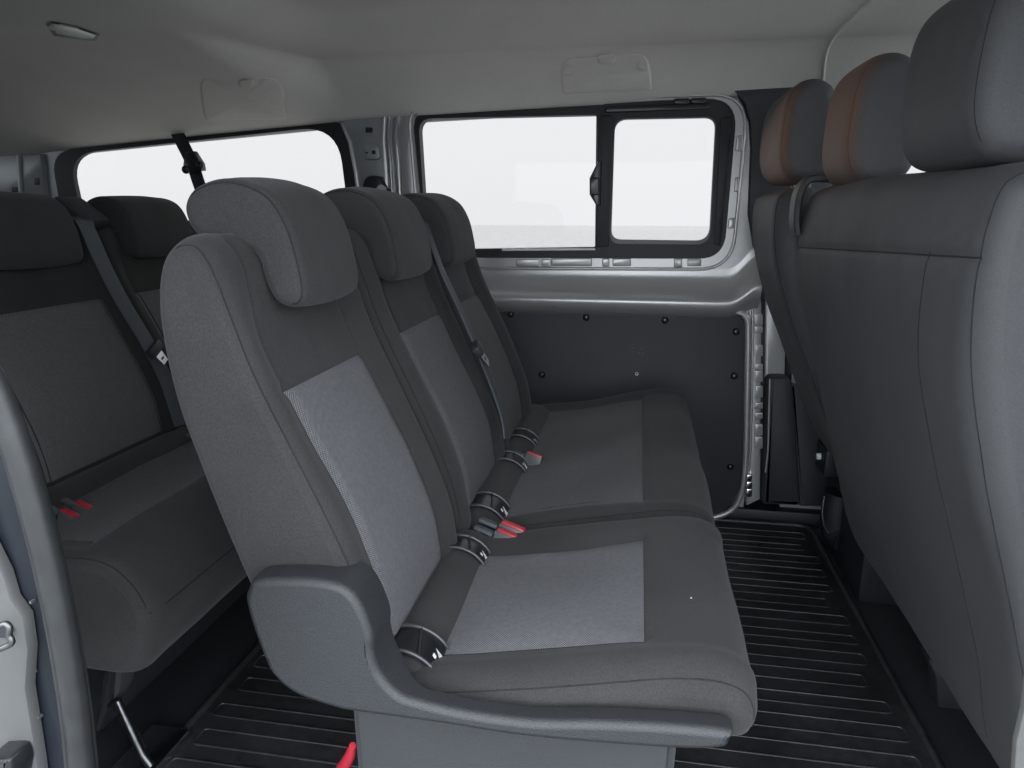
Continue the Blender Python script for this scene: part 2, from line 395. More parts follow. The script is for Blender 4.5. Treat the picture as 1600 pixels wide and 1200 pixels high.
# ---- rear quarter: wall, window, pillar
qwin = rr_px([(108, 241), (528, 196), (556, 420), (150, 430)], [46, 60, 50, 40], 8)
qwin = [(108 + 0, 0)] and qwin
Q = poly_px(qwin, 1, YW)
qout = poly_px(rr_px([(80, 236), (560, 184), (590, 440), (120, 450)], [40, 60, 50, 40], 8), 1, YW)
qc = np.mean([[q[0], q[2]] for q in Q], 0)
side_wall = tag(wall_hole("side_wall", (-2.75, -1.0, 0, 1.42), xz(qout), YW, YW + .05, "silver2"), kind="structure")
qw = thing("quarter_window", "wide white rear side window behind the third row headrests", "window")
ring_plate("window_frame", xz(qout), xz(Q), YW - .006, YW + .014, "black", qw)
bm = bmesh.new(); bm.faces.new([bm.verts.new((q[0], YW + .010, q[2])) for q in qout]); from_bm("pane", bm, "glass", qw, False)
tag(box("side_wall_floor_box", (-2.75, 2.42, 0), (-1.0, 2.515, .62), "carpet", None, .01), kind="structure")
bpy.data.objects["side_wall_floor_box"].name = "wheel_box"

# C pillar between the two far windows
pil = thing("door_pillar", "silver door pillar with punched holes between the two far windows", "pillar")
def strip(name, px, y0, y1, m, par, bev=.006):
    return plate(name, xz(poly_px(px, 1, y0)), y0, y1, m, par, bev)
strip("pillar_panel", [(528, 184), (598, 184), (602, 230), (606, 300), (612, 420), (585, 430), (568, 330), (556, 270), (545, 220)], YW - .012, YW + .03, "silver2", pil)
strip("pillar_ridge", [(597, 182), (603, 182), (601, 220), (605, 260), (612, 420), (605, 420), (598, 260), (595, 215)], YW - .03, YW, "silver", pil)
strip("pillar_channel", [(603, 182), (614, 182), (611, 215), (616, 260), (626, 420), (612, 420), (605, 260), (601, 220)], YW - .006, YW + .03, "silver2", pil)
strip("pillar_ridge", [(606, 182), (610, 182), (608, 215), (611, 250), (620, 420), (616, 420), (606, 230)], YW - .016, YW, "silver", pil)
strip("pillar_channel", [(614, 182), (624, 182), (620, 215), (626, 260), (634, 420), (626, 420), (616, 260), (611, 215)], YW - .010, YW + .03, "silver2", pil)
strip("pillar_ridge", [(620, 182), (624, 182), (619, 208), (624, 255), (632, 420), (628, 420), (617, 230)], YW - .022, YW, "silver", pil)
strip("pillar_edge", [(624, 180), (650, 178), (644, 215), (650, 300), (660, 420), (634, 420), (626, 260), (620, 215)], YW - .014, YW + .03, "silver", pil)
strip("pillar_flange", [(530, 192), (534, 192), (549, 222), (558, 270), (566, 330), (560, 330), (552, 270), (543, 222)], YW - .02, YW, "silver", pil)
hole_bm = [((571, 199), (581, 199), (581, 207), (571, 207)), ((581, 235), (587, 235), (587, 241), (581, 241)), ((571, 237), (575, 237), (575, 240), (571, 240)), ((566, 226), (592, 226), (594, 250), (568, 250))]
strip("pillar_boss", rr_px(hole_bm[3], 7), YW - .02, YW, "silver2", pil)
for h in hole_bm[:3]: strip("punched_hole", rr_px(h, 1.5, 3), YW - .0215, YW - .01, "black", pil, .0004)
ba = thing("belt_anchor", "black plastic seat belt anchor cap low on the far silver door pillar", "belt anchor")
pa = U(584, 290, 1, YW - .04)
plate("anchor_cap", xz(poly_px(rr_px([(572, 274), (594, 274), (606, 300), (562, 302)], [9, 9, 5, 5]), 1, YW - .05)), YW - .06, YW - .005, "gloss", ba, .012)
tube("anchor_bolt", [U(596, 297, 1, YW - .085), U(596, 297, 1, YW - .01)], .018, "gloss", ba, 16)

# D pillar panel holes (left edge)
dp = thing("rear_pillar", "blue grey metal rear pillar with small square holes at the left", "pillar")
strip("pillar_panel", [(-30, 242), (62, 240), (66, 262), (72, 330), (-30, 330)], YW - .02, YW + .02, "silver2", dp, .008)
for h in (((53, 278), (61, 278), (62, 289), (54, 289)), ((18, 292), (28, 292), (28, 300), (18, 300))):
    strip("punched_hole", rr_px(h, 1.5, 3), YW - .0215, YW - .01, "black", dp, .0004)
strip("pillar_ridge", [(24, 242), (30, 242), (36, 330), (29, 330)], YW - .03, YW, "silver2", dp, .006)

# ---- sliding door on the far side
door = thing("sliding_door", "silver far sliding door with charcoal lower panel and black framed two part window", "sliding door")
fo = rr_px([(645, 172), (1152, 154), (1130, 404), (668, 402)], [34, 50, 40, 24], 8)
FO = xz(poly_px(fo, 1, YW))
body_rect = (-1.0, .415, 0.02, 1.50)
fl = rr_px([(640, 166), (1168, 148), (1142, 420), (662, 418)], [38, 58, 52, 28], 8)
FL = xz(poly_px(fl, 1, YW))
# flange: raised silver lip round the window
ring_plate("window_flange", FL, FO, YW - .022, YW + .04, "silver", door)
tube("flange_lip", [(q[0], YW - .022, q[1]) for q in FL], .0055, "silver", door, 8, None, True)
wall_hole("door_skin", body_rect, FL, YW - .002, YW + .05, "silver", door)
# black frame: outer opening to panes
pane1 = rr_px([(655, 186), (932, 180), (930, 386), (668, 390)], [22, 3, 3, 12], 8)
pane2 = rr_px([(960, 186), (1119, 183), (1109, 382), (953, 381)], [20, 18, 22, 16], 8)
def split_frame():
    mid = 944
    left_out = rr_px([(645, 172), (mid, 161.5), (mid, 403), (668, 402)], [34, .5, .5, 24], 8)
    right_out = rr_px([(mid, 161.5), (1152, 154), (1130, 404), (mid, 403)], [.5, 50, 40, .5], 8)
    ring_plate("window_frame", xz(poly_px(left_out, 1, YW)), xz(poly_px(pane1, 1, YW)), YW - .010, YW + .03, "black", door)
    ring_plate("window_frame", xz(poly_px(right_out, 1, YW)), xz(poly_px(pane2, 1, YW)), YW - .014, YW + .03, "black", door)
split_frame()
big = poly_px([(640, 165), (944, 158), (944, 408), (660, 408)], 1, YW)
bm = bmesh.new(); bm.faces.new([bm.verts.new((q[0], YW + .026, q[2])) for q in big]); from_bm("fixed_pane", bm, "glass", door, False)
big = poly_px([(944, 158), (1156, 150), (1136, 408), (944, 408)], 1, YW)
bm = bmesh.new(); bm.faces.new([bm.verts.new((q[0], YW + .018, q[2])) for q in big]); from_bm("sliding_pane", bm, "glass", door, False)
# inner pale edge of the sliding pane, latch, track
ring_plate("pane_seal", xz(poly_px(rr_px([(957, 183), (1122, 180), (1112, 385), (950, 384)], [21, 19, 23, 17], 8), 1, YW)), xz(poly_px(rr_px([(961, 187), (1118, 184), (1108, 376), (955, 374)], [20, 18, 22, 16], 8), 1, YW)), YW - .004, YW + .012, "jamb", door)
strip("frame_stile", rr_px([(1126, 184), (1144, 182), (1126, 384), (1116, 382)], 4), YW - .018, YW - .012, "black", door, .003)
strip("frame_rail", rr_px([(945, 166), (1110, 160), (1112, 170), (945, 176)], 4), YW - .022, YW - .012, "gloss", door, .004)
strip("slider_stile", rr_px([(934, 180), (957, 180), (951, 386), (930, 386)], 4), YW - .024, YW - .012, "black", door, .004)
strip("latch", [(934, 252), (924, 272), (921, 278), (921, 304), (924, 309), (932, 322), (938, 322), (940, 252)], YW - .04, YW - .022, "gloss", door, .006)
strip("latch_grip", rr_px([(921, 277), (936, 277), (936, 305), (921, 305)], 3), YW - .05, YW - .038, "gloss", door, .004)
strip("window_track", rr_px([(784, 388.5), (930, 388), (930, 391), (784, 392)], 1), YW - .016, YW - .008, "white", door, .001)
for px0, px1, pt, pb in ((806, 842, 405, 417), (846, 860, 405, 417), (861, 925, 404, 416), (941, 952, 404, 417), (957, 986, 404, 416), (1053, 1066, 404, 418), (1074, 1096, 405, 416)):
    strip("flange_tab", rr_px([(px0, pt), (px1, pt), (px1, pb), (px0, pb)], 2), YW - .027, YW - .018, "silver", door, .003)
for c in (((1151, 212), (1161, 211), (1160, 236), (1149, 236)), ((1139, 341), (1150, 340), (1147, 357), (1137, 357)), ((1149, 277), (1155, 277), (1154, 300), (1147, 300))):
    strip("flange_clip", rr_px(c, 3), YW - .034, YW - .018, "silver", door, .004)
for c in ((1065, 156), (1092, 155)): strip("frame_clip", rr_px([(c[0] - 12, c[1] - 2), (c[0] + 12, c[1] - 3), (c[0] + 12, c[1] + 6), (c[0] - 12, c[1] + 6)], 3), YW - .034, YW - .016, "gloss", door, .003)
# waist: dished band under the window ending in a bright rail
def waist():
    prof = [(y_, U(1000, py, 1, y_)[2]) for py, y_ in ((419, YW - .003), (424, YW - .004), (434, YW - .008), (446, YW - .022), (456, YW - .042), (462, YW - .056), (466, YW - .066), (471, YW - .072), (478, YW - .070), (484, YW - .062), (490, YW - .045), (495, YW - .020))]
    P = catmull(prof, 40, False); bm = bmesh.new()
    X = list(np.linspace(-.98, .30, 30)) + list(np.linspace(.31, .405, 14)); R = []
    for x in X:
        u = sm(.27, .40, x); R.append([bm.verts.new((x, y, zz + u * u * .085 * (1 - .55 * k / 39))) for k, (y, zz) in enumerate(P)])
    for A, B in zip(R, R[1:]):
        for k in range(39): bm.faces.new((A[k], A[k + 1], B[k + 1], B[k]))
    return from_bm("waist_rail", bm, "silver", door)
waist()
# charcoal board
card = [(640, 484), (780, 484), (1000, 487), (1130, 489), (1152, 491), (1162, 499), (1165, 515), (1163, 640), (1161, 720), (1155, 765), (1143, 790), (1122, 803), (640, 806)]
plate("door_card", xz(poly_px(card, 1, YW - .03)), YW - .03, YW + .0, "trim", door, .004)
rim_pts = poly_px([(1000, 484), (1130, 486), (1155, 488), (1167, 497), (1169, 515), (1167, 640), (1165, 720), (1159, 768), (1146, 794), (1124, 806), (1090, 812)], 1, YW - .035)
tube("door_edge", rim_pts, .011, "silver", door, 8, 60)
for px, py in ((798, 491), (916, 496), (1039, 500), (1150, 518), (1147, 587), (1141, 729), (847, 585)):
    p = U(px, py, 1, YW - .03); d = Vector((0, 1, 0))
    tube("card_fastener", [(p[0], p[1] - .012, p[2]), (p[0], p[1] - .011, p[2]), (p[0], p[1] - .006, p[2]), (p[0], p[1] + .004, p[2])], [.004, .009, .012, .012], "gloss", door, 14)
p = U(995, 584, 1, YW - .03); tube("screw_hole", [(p[0], p[1] - .003, p[2]), (p[0], p[1] + .003, p[2])], .006, "white", door, 12)
tube("screw_hole_core", [(p[0], p[1] - .0045, p[2] + .001), (p[0], p[1] + .003, p[2] + .001)], .0035, "black", door, 10)
for k in range(9):
    q = U(984 + random.uniform(0, 22), 543 + random.uniform(0, 12), 1, YW - .03); s = random.uniform(.0012, .0026)
    box("scuff_mark", (q[0] - s * 1.4, q[1] - .0012, q[2] - s * .6), (q[0] + s * 1.4, q[1] + .001, q[2] + s * .6), "jamb", door, 0)

# ---- front door pillar beyond the sliding door
bp = thing("front_pillar", "silver and black front door pillar between sliding door and driver seat", "pillar")
YP = YW + .01
strip("pillar_trim", [(1148, 140), (1300, 132), (1300, 440), (1196, 425), (1178, 385), (1170, 335), (1174, 230), (1172, 190), (1164, 164)], YP - .045, YP + .06, "trim", bp)
box("added_leak_plate", (.36, YW + .075, -.05), (.70, YW + .10, 1.46), "trim", bp, 0)  # added dark sheet behind the pillar, stops light leaking through the gaps
strip("door_post", [(1170, 440), (1186, 440), (1190, 480), (1188, 780), (1166, 790), (1164, 740), (1170, 600)], YP - .02, YP + .06, "silver", bp)
strip("door_gap", [(1184, 470), (1200, 470), (1203, 620), (1199, 760), (1180, 770)], YP + .012, YP + .07, "black", bp)
strip("pillar_flange", [(1196, 455), (1228, 520), (1226, 592), (1203, 596), (1201, 738), (1194, 738)], YP + .004, YP + .06, "silver", bp)
tube("post_ridge", poly_px([(1174, 450), (1176, 500), (1174, 640), (1171, 720), (1164, 770)], 1, YP - .024), .005, "silver", bp, 8, 30)
tube("flange_edge", poly_px([(1203, 592), (1201.5, 640), (1200, 700), (1196, 738)], 1, YP - .07), .003, "silver", bp, 8, 20)
for py in (500, 515, 548, 574, 588, 612, 634, 650, 672, 692):
    h = 5 if py % 4 else 9
    strip("seal_clip", rr_px([(1180, py - h), (1192, py - h), (1192, py + h), (1179, py + h)], 2), YP - .028, YP - .016, "silver", bp, .002)
for y0, y1 in ((742, 752), (753, 765), (764, 777)):
    strip("check_strap", rr_px([(1166, y0), (1176, y0), (1175, y1), (1165, y1)], 3), YP - .04, YP - .018, "chrome", bp, .003)
lt = thing("pillar_cover", "tall dark plastic lower cover beside the driver seat and sliding door post", "trim panel")
strip("cover_body", rr_px([(1200, 590), (1238, 590), (1252, 792), (1192, 790)], [10, 14, 4, 4]), YP - .06, YP + .06, "trim", lt, .018)
strip("cover_wing", rr_px([(1236, 600), (1300, 620), (1300, 792), (1250, 792)], 4), YP - .03, YP + .06, "trim", lt, .01)
box("sill_step", tuple(U(1130, 845, 2, .0) * 0 + np.array([.30, 2.50, .0])), (.95, 2.60, .055), "black", None, .01)
sst = bpy.data.objects["sill_step"]; sst.name = "door_sill"; tag(sst, "low black door sill at the foot of the far door", "sill")

# ---- far front door: frame and window
fd = thing("front_door", "far front door with dark frame and bright window behind the driver headrest", "door")
fo2 = [(.60, .93), (.60, 1.30), (.66, 1.40), (.80, 1.42), (1.25, 1.38), (1.55, 1.05), (1.55, .93), (1.0, .92)]
fi2 = [(.66, .97), (.66, 1.28), (.71, 1.36), (.81, 1.385), (1.22, 1.34), (1.48, 1.03), (1.48, .97), (1.0, .96)]
ring_plate("window_frame", fo2, fi2, YW + .02, YW + .06, "black", fd)
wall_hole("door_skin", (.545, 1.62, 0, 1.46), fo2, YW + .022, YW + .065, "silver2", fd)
bm = bmesh.new(); bm.faces.new([bm.verts.new((q[0], YW + .05, q[1])) for q in fo2]); from_bm("pane", bm, "glass", fd, False)

# ---- closing walls of the cabin outside the picture
def wall_x(name, x, rect, hole, m):
    bmn = wall_hole(name, rect, hole, 0, .04, m); bmn.rotation_euler = (0, 0, math.pi / 2); bmn.location = (x, 0, 0); return tag(bmn, kind="structure")
wall_x("rear_wall", -2.72, (.40, 2.56, -.05, 1.7), [(1.56, 1.21), (1.55, 1.36), (1.60, 1.47), (1.85, 1.50), (2.25, 1.46), (2.42, 1.38), (2.42, 1.21), (1.9, 1.20)], "silver2")  # unseen; opening shaped so sun lands only on the farther front headrests
rw = thing("rear_window", "unseen tailgate window shaped to pass sun to the far front headrests", "window")
tag(box("near_rear_wall", (-2.75, .40, -.05), (-.80, .46, 1.6), "silver2", None, 0), kind="structure")  # unseen wall built without its window to keep the third row dark
tag(wall_hole("near_front_wall", (.66, 1.62, -.05, 1.5), [(.80, .95), (.80, 1.3), (.86, 1.38), (1.0, 1.4), (1.25, 1.38), (1.5, 1.05), (1.5, .95), (1.1, .94)], .40, .46, "silver2"), kind="structure")
tag(box("front_wall", (1.60, .38, -.05), (1.66, 2.6, 1.28), "black", None, 0), kind="structure")  # unseen wall raised to cut the light entering from the front
box("pane", (-2.755, 1.52, 1.18), (-2.75, 2.44, 1.52), "clear_glass", rw, 0)

# ------------------------------------------------------------------ floor mat
mt = thing("floor_mat", "black ribbed rubber floor mat between the seat rows", "floor mat")
box("mat_sheet", (-.935, .62, 0.001), (.652, 2.50, .008), "rubber", mt, .003)
rim = rr_px([(-.925, .63), (.642, .63), (.642, 2.49), (-.925, 2.49)], .05, 6)
tube("mat_rim", [(p[0], p[1], .010) for p in rim], .009, "rubber", mt, 8, None, True)
y = .70; k = 0
while y < 2.43:
    h = .047 if k % 3 else .040
    a = -.90 + (.012 if k % 2 else 0); b = .615 - (.03 if k % 4 == 2 else 0) - random.uniform(0, .012)
    loop = rr_px([(a, y), (b, y), (b, y + h), (a, y + h)], .014, 4)
    tube("rib", [(p[0], p[1], .0068) for p in loop], .0036, "rubber", mt, 6, None, True)
    y += .0885; k += 1

# ------------------------------------------------------------------ second row seats
# side profiles (x, z), front is +x
BACK = [(-.302, .500), (-.304, .55), (-.320, .62), (-.357, .715), (-.402, .815), (-.445, .91), (-.470, .985), (-.490, 1.042), (-.512, 1.070), (-.545, 1.069), (-.573, 1.038), (-.584, .97), (-.574, .87), (-.550, .78), (-.522, .69), (-.490, .60), (-.460, .535), (-.41, .50), (-.34, .488)]
CUSH = [(-.300, .474), (-.285, .487), (-.20, .501), (-.10, .520), (.0, .541), (.06, .553), (.11, .556), (.148, .546), (.168, .517), (.166, .487), (.146, .468), (.08, .462), (-.10, .464), (-.27, .468), (-.298, .470)]
CUSH3 = [(-.30, .452), (-.285, .482), (-.20, .500), (-.10, .520), (.0, .541), (.06, .548), (.11, .536), (.150, .500), (.172, .450), (.166, .395), (.148, .345), (.11, .318), (.0, .318), (-.27, .335), (-.305, .40)]
HEAD = [(-.592, 1.108), (-.576, 1.130), (-.54, 1.142), (-.500, 1.138), (-.466, 1.120), (-.443, 1.082), (-.431, 1.035), (-.427, 1.000), (-.434, .981), (-.452, .976), (-.473, .985), (-.486, 1.01), (-.493, 1.04), (-.508, 1.050), (-.54, 1.057), (-.572, 1.066), (-.588, 1.083)]
def shift(P, dx, dz=0): return [(a + dx, b + dz) for a, b in P]

def seat_back(par, y0, y1, iy0, iy1, dx=0, weave="weave", ztop=.88, zbot=.52, r0=.05, r1=.05, fabric="fabric", rec=.020, seams=True):
    def disp(x, z, y, nx, nz):
        f = sm(.1, .6, nx)
        if f <= 0: return .004 * math.sin(z * 9 + 1) * sm(y0 + .05, y0 + .12, y) * sm(y1 - .05, y1 - .12, y)
        w = sm(iy0 - .062, iy0 + .004, y) * sm(iy1 + .062, iy1 - .004, y)
        e = -rec * w * sm(1.06, .93, z) * f
        for yy in (iy0, iy1): e -= .0045 * math.exp(-((y - yy) / .006) ** 2) * f
        e -= .004 * math.exp(-((z - ztop) / .006) ** 2) * w * f
        e += .006 * w * math.cos((z - .7) * 7) * f
        return e
    P = Pillow(shift(BACK, dx), y0, y1, r0, disp, r1=r1, m=70, q=.027)
    b = P.build("backrest", fabric, par)
    fr = [p for p in BACK[:9]]
    def fx(z): return np.interp(z, [q[1] for q in fr], [q[0] for q in fr]) + dx
    P.patch("insert_panel", (fx(zbot), zbot), (fx(ztop), ztop), iy0, iy1, weave, b)
    if seams:
        for yy in (y0 + .009, y1 - .009): P.line_y("seam", yy, (fx(.53), .53), (-.545 + dx, 1.06), b, via=(fx(.8), .8))
    return b, P
def head_rest(par, y0, y1, dx=0, fabric="fabric", dz=0):
    def disp(x, z, y, nx, nz): return .004 * math.sin((y - y0) / (y1 - y0) * math.pi)
    P = Pillow(shift(HEAD, dx, dz), y0, y1, .017, disp, n=160, m=24)
    h = P.build("headrest", fabric, par)
    for yy in (y0 + .004, y1 - .004): P.line_y("seam", yy, (-.585 + dx, 1.13 + dz), (-.445 + dx, .976 + dz), h, off=.0003, via=(-.443 + dx, 1.08 + dz))
    for yy in ((y0 * .65 + y1 * .35), (y0 * .35 + y1 * .65)): tube("headrest_post", [(-.535 + dx, yy, 1.03), (-.535 + dx, yy, 1.10)], .008, "gloss", h, 10)
    return h
def seat_cushion(par, y0, y1, ins, dx=0, weave="weave", fabric="fabric", r0=.05, r1=.05, back=-.262, dz=0, prof=None, nose=(.166, .50)):
    def disp(x, z, y, nx, nz):
        f = sm(.2, .7, nz); x = x - dx
        e = 0
        for a, b in ins:
            w = sm(a - .03, a + .01, y) * sm(b + .03, b - .01, y) * sm(.05, .02, x)
            e -= .006 * w * f
            for yy in (a, b): e -= .003 * math.exp(-((y - yy) / .005) ** 2) * f * sm(.05, .03, x)
            e -= .003 * math.exp(-((x - .027) / .005) ** 2) * f * w
        if len(ins) == 1 or True:
            e += .004 * math.sin(y * 17 + 1.3) * math.sin(x * 14) * f
        e += .007 * f * (sm(ins[0][0] - .01, ins[0][0] - .045, y) + sm(ins[-1][1] + .01, ins[-1][1] + .045, y))
        return e
    P = Pillow(shift(prof or CUSH, dx, dz), y0, y1, r0, disp, r1=r1, m=70, q=min(r0, .03))
    c = P.build("cushion", fabric, par)
    for a, b in ins:
        P.patch("insert_panel", (back + dx, np.interp(back, [-.285, -.2], [.482, .5]) + dz), (.027 + dx, .5465 + dz), a, b, weave, c)
    for yy in (y0 + .012, y1 - .012): P.line_y("seam", yy, (-.25 + dx, .49 + dz), (nose[0] + dx, nose[1] + dz), c, via=(.0 + dx, .541 + dz))
    P.line_s("seam", (nose[0] + .002 + dx, nose[1] - .012 + dz), y0 + .014, y1 - .014, c)
    return c, P
def bezel(par, y0, y1, dx=0, flip=1):
    """anchor-point surround saddled over the roll behind the cushion"""
    cx, cz, r = -.300 + dx, .459, .0545
    def arc(y, rr, a0=6, a1=118, n=16): return [(cx + rr * math.cos(math.radians(a)), y, cz + rr * math.sin(math.radians(a))) for a in np.linspace(a0, a1, n)]
    bm = bmesh.new(); A = [bm.verts.new(p) for p in arc(y0, r + .004)]; B = [bm.verts.new(p) for p in arc(y1, r + .004)]
    for k in range(15): bm.faces.new((A[k], A[k + 1], B[k + 1], B[k]))
    bz = from_bm("anchor_surround", bm, "gloss", par)
    outline = arc(y0, r + .006) + arc(y1, r + .006)[::-1]
    tube("surround_rim", outline, .0028, "rim", bz, 8, 70, True)
    m_ = (y0 + y1) / 2; hw = (y1 - y0) * .20
    bar = [(cx + (r + .006) * math.cos(math.radians(62)), y0, cz + (r + .006) * math.sin(math.radians(62))), (cx + (r + .006) * math.cos(math.radians(76)), y1, cz + (r + .006) * math.sin(math.radians(76)))]
    tube("surround_bar", bar, .002, "plastic", bz, 6)
    def on(a, y): return (cx + (r + .0055) * math.cos(math.radians(a)), y, cz + (r + .0055) * math.sin(math.radians(a)))
    bm = bmesh.new()
    bm.faces.new([bm.verts.new(on(*q)) for q in ((20, m_ - hw * .9), (20, m_ + hw * .9), (46, m_ + hw * .7), (38, m_ + hw * .1))])
    bm.faces.new([bm.verts.new(on(*q)) for q in ((40, m_ - hw * .9), (46, m_ - hw * .8), (46, m_ - hw * .2), (40, m_ - hw * .3))])
    from_bm("pictogram", bm, "white", bz, False)
    return bz
def roll(par, y0, y1, dx=0, fabric="fabric"):
    prof = [(-.300 + .056 * math.cos(a) + dx, .458 + .052 * math.sin(a)) for a in np.linspace(0, 2 * math.pi, 14, endpoint=False)]
    return Pillow(prof, y0, y1, .02, None, n=60, m=14).build("seat_roll", fabric, par)
def buckle(label, px, py, z, ang=20, tilt=25, s=1.0):
    t = thing("seat_belt_buckle", label, "buckle", "red seat belt buckles tucked into the seats")
    p = U(px, py, 2, z); 
    b = box("buckle_body", (-.026 * s, -.0125 * s, -.05 * s), (.030 * s, .0125 * s, .006 * s), "jamb", t, .004)
    box("release_button", (-.023 * s, -.0095 * s, -.02 * s), (.0275 * s, .0095 * s, .010 * s), "red", t, .003)
    box("buckle_stalk", (-.07 * s, -.010 * s, -.012 * s), (-.028 * s, .010 * s, -.004 * s), "web", t, .002)
    t.location = (p[0], p[1], p[2] - .006); t.rotation_euler = (math.radians(-8), math.radians(tilt), math.radians(ang)); return t

s1 = thing("passenger_seat", "single grey second row seat nearest the open door with plastic hinge cover", "seat", "second row seats")
seat_back(s1, .768, 1.180, .84, 1.10)
head_rest(s1, .868, 1.065)
seat_cushion(s1, .768, 1.275, [(.862, 1.165)], r0=.04)
roll(s1, .80, 1.235)
bezel(s1, .815, .875); bezel(s1, 1.125, 1.175)
# grained plastic hinge cover and side rail
hc = [(402, 904), (388, 920), (385, 937), (395, 976), (413, 1025), (430, 1056), (465, 1084), (525, 1105), (560, 1112), (690, 1130), (830, 1151), (1040, 1168), (1124, 1168), (1140, 1156), (1138, 1140), (1040, 1130), (935, 1125), (830, 1123), (725, 1109), (648, 1091), (623, 1081), (602, 1060), (591, 1042), (584, 1016), (583, 990), (567, 948), (548, 922), (520, 908), (470, 902)]
YH = .735
HP = xz(poly_px(hc, 1, YH))
def round_plate(name, poly, y0, y1, r, m, par, n=460):
    P = Pillow(poly, y0, y1, r, None, n=n, m=6, r1=.004, sag=0, k=2); return P.build(name, m, par)
hcv = round_plate("hinge_cover", HP, YH - .006, .80, .011, "plastic", s1)
xa, xb = U(585, 1060, 1, YH)[0], U(660, 1090, 1, YH)[0]
for v in hcv.data.vertices:                            # the cover narrows to a slim rail along the cushion
    if v.co.y > YH + .008: v.co.y = YH + .008 + (v.co.y - YH - .008) * (1 - .72 * sm(xa, xb, v.co.x))
# plinth
pl = xz(poly_px([(545, 1100), (1068, 1150), (1052, 1330), (575, 1420)], 1, .79))
pb = [(-.355, .012), (-.365, .47), (.075, .47), (.06, .012)]
bm = bmesh.new()
A = [bm.verts.new((x, .79, z)) for x, z in pb]; B = [bm.verts.new((x, 1.22, z)) for x, z in pb]
for k in range(4): bm.faces.new((A[k], A[(k + 1) % 4], B[(k + 1) % 4], B[k]))
bm.faces.new(A); bm.faces.new(B); bmesh.ops.bevel(bm, geom=bm.edges[:], offset=.012, segments=3, affect='EDGES')
from_bm("plinth", bm, "plastic2", s1, True, 40)
tube("release_strap", [U(533, 1200, 1, .83), U(541, 1192, 1, .82), U(548, 1178, 1, .81), U(551, 1165, 1, .80)], [.008, .009, .008, .005], "red", s1, 10)

s2 = thing("double_seat", "grey double second row seat beside the far sliding door", "seat", "second row seats")
seat_back(s2, 1.205, 1.660, 1.305, 1.585, weave="weave2")
seat_back(s2, 1.672, 2.10, 1.745, 1.985, weave="weave2")
head_rest(s2, 1.25, 1.475); head_rest(s2, 1.645, 1.885)
seat_cushion(s2, 1.285, 2.24, [(1.345, 2.15)], weave="weave2")
roll(s2, 1.27, 2.16)
bezel(s2, 1.315, 1.385); bezel(s2, 1.60, 1.655); bezel(s2, 1.79, 1.85)
box("plinth", (-.34, 1.30, .012), (.05, 2.15, .42), "plastic2", s2, .012)

buckle("red seat belt buckle standing up between single and double second row seats, farther one", 800, 821, .515, -12, 14, .95)
buckle("red seat belt buckle between single and double second row seats, nearer the camera", 793, 833, .508, -12, 14, .95)
buckle("red seat belt buckle sunk in the middle of the double second row seat", 834, 709, .515, -12, 12, .8)

# belt of the middle seat
def hanging_belt(label, path, width, m="web", tong=None, wdir=(0, 1, 0)):
    t = thing("seat_belt", label, "seat belt", "hanging seat belts")
    ribbon("webbing", path, wdir, width, .004, m, t)
    if tong is not None:
        p, q = np.array(tong[0]), np.array(tong[1]); d = Vector(q - p).normalized(); wd = Vector(wdir); wd = (wd - d * wd.dot(d)).normalized(); nn = d.cross(wd)
        Mx = Matrix((wd, d, nn)).transposed().to_4x4(); Mx.translation = Vector(p)
        L = (Vector(q) - Vector(p)).length
        a = box("tongue_grip", (-width * .62, -.014, -.010), (width * .62, .014, .010), "plastic", t, .006)
        bm = bmesh.new(); o = [(-.017, .012), (.017, .012), (.013, L), (-.013, L)]; i_ = [(-.008, .028), (.008, .028), (.007, L - .012), (-.007, L - .012)]
        V = [[bm.verts.new((x, y_, z_)) for x, y_ in pl_] for pl_, z_ in ((o, -.0015), (o, .0015), (i_, .0015), (i_, -.0015))]
        for a1, b1 in ((0, 1), (1, 2), (2, 3), (3, 0)):
            for k in range(4): bm.faces.new((V[a1][k], V[a1][(k + 1) % 4], V[b1][(k + 1) % 4], V[b1][k]))
        b = from_bm("tongue", bm, "chrome", t, False)
        a.matrix_local = Mx; b.matrix_local = Mx
    return t
def at_x(px, py, x): return U(px, py, 0, x)
hanging_belt("black seat belt with steel tongue hanging down the double second row seat", [at_x(655, 335, -.52), at_x(668, 362, -.475), at_x(690, 420, -.425), at_x(718, 480, -.39), at_x(745, 542, -.352), at_x(768, 600, -.325), at_x(785, 650, -.295), at_x(790, 685, -.285)], .030, tong=(at_x(746, 545, -.345), at_x(763, 568, -.325)))

# ------------------------------------------------------------------ third row
s3 = thing("rear_bench", "dark third row bench seat on a steel leg behind the left door frame", "seat")
DX = -.945
seat_back(s3, .98, 1.20, 1.04, 1.15, DX, "weave2", r0=.05, r1=.03)
seat_back(s3, 1.205, 1.735, 1.27, 1.67, DX, "weave2", ztop=.885)
seat_back(s3, 1.74, 2.30, 1.80, 2.22, DX, "weave2", ztop=.885)
head_rest(s3, 1.335, 1.605, DX); head_rest(s3, 1.80, 2.07, DX)
seat_cushion(s3, .93, 2.34, [(.985, 2.27)], DX, "weave2", prof=CUSH3, nose=(.166, .46))
roll(s3, 1.0, 2.3, DX)
box("cushion_pan", (-1.25, 1.02, .29), (-.90, 2.3, .325), "black", s3, .01)
lg = tube("leg", [U(174, 1102, 1, 1.04), U(183, 1095, 1, 1.04), U(222, 1178, 1, 1.04), U(236, 1196, 1, 1.04)], .008, "strut", s3, 12)
tube("leg_brace", [U(185, 1098, 1, 1.06), U(224, 1170, 1, 1.06)], .008, "steel", s3, 10)
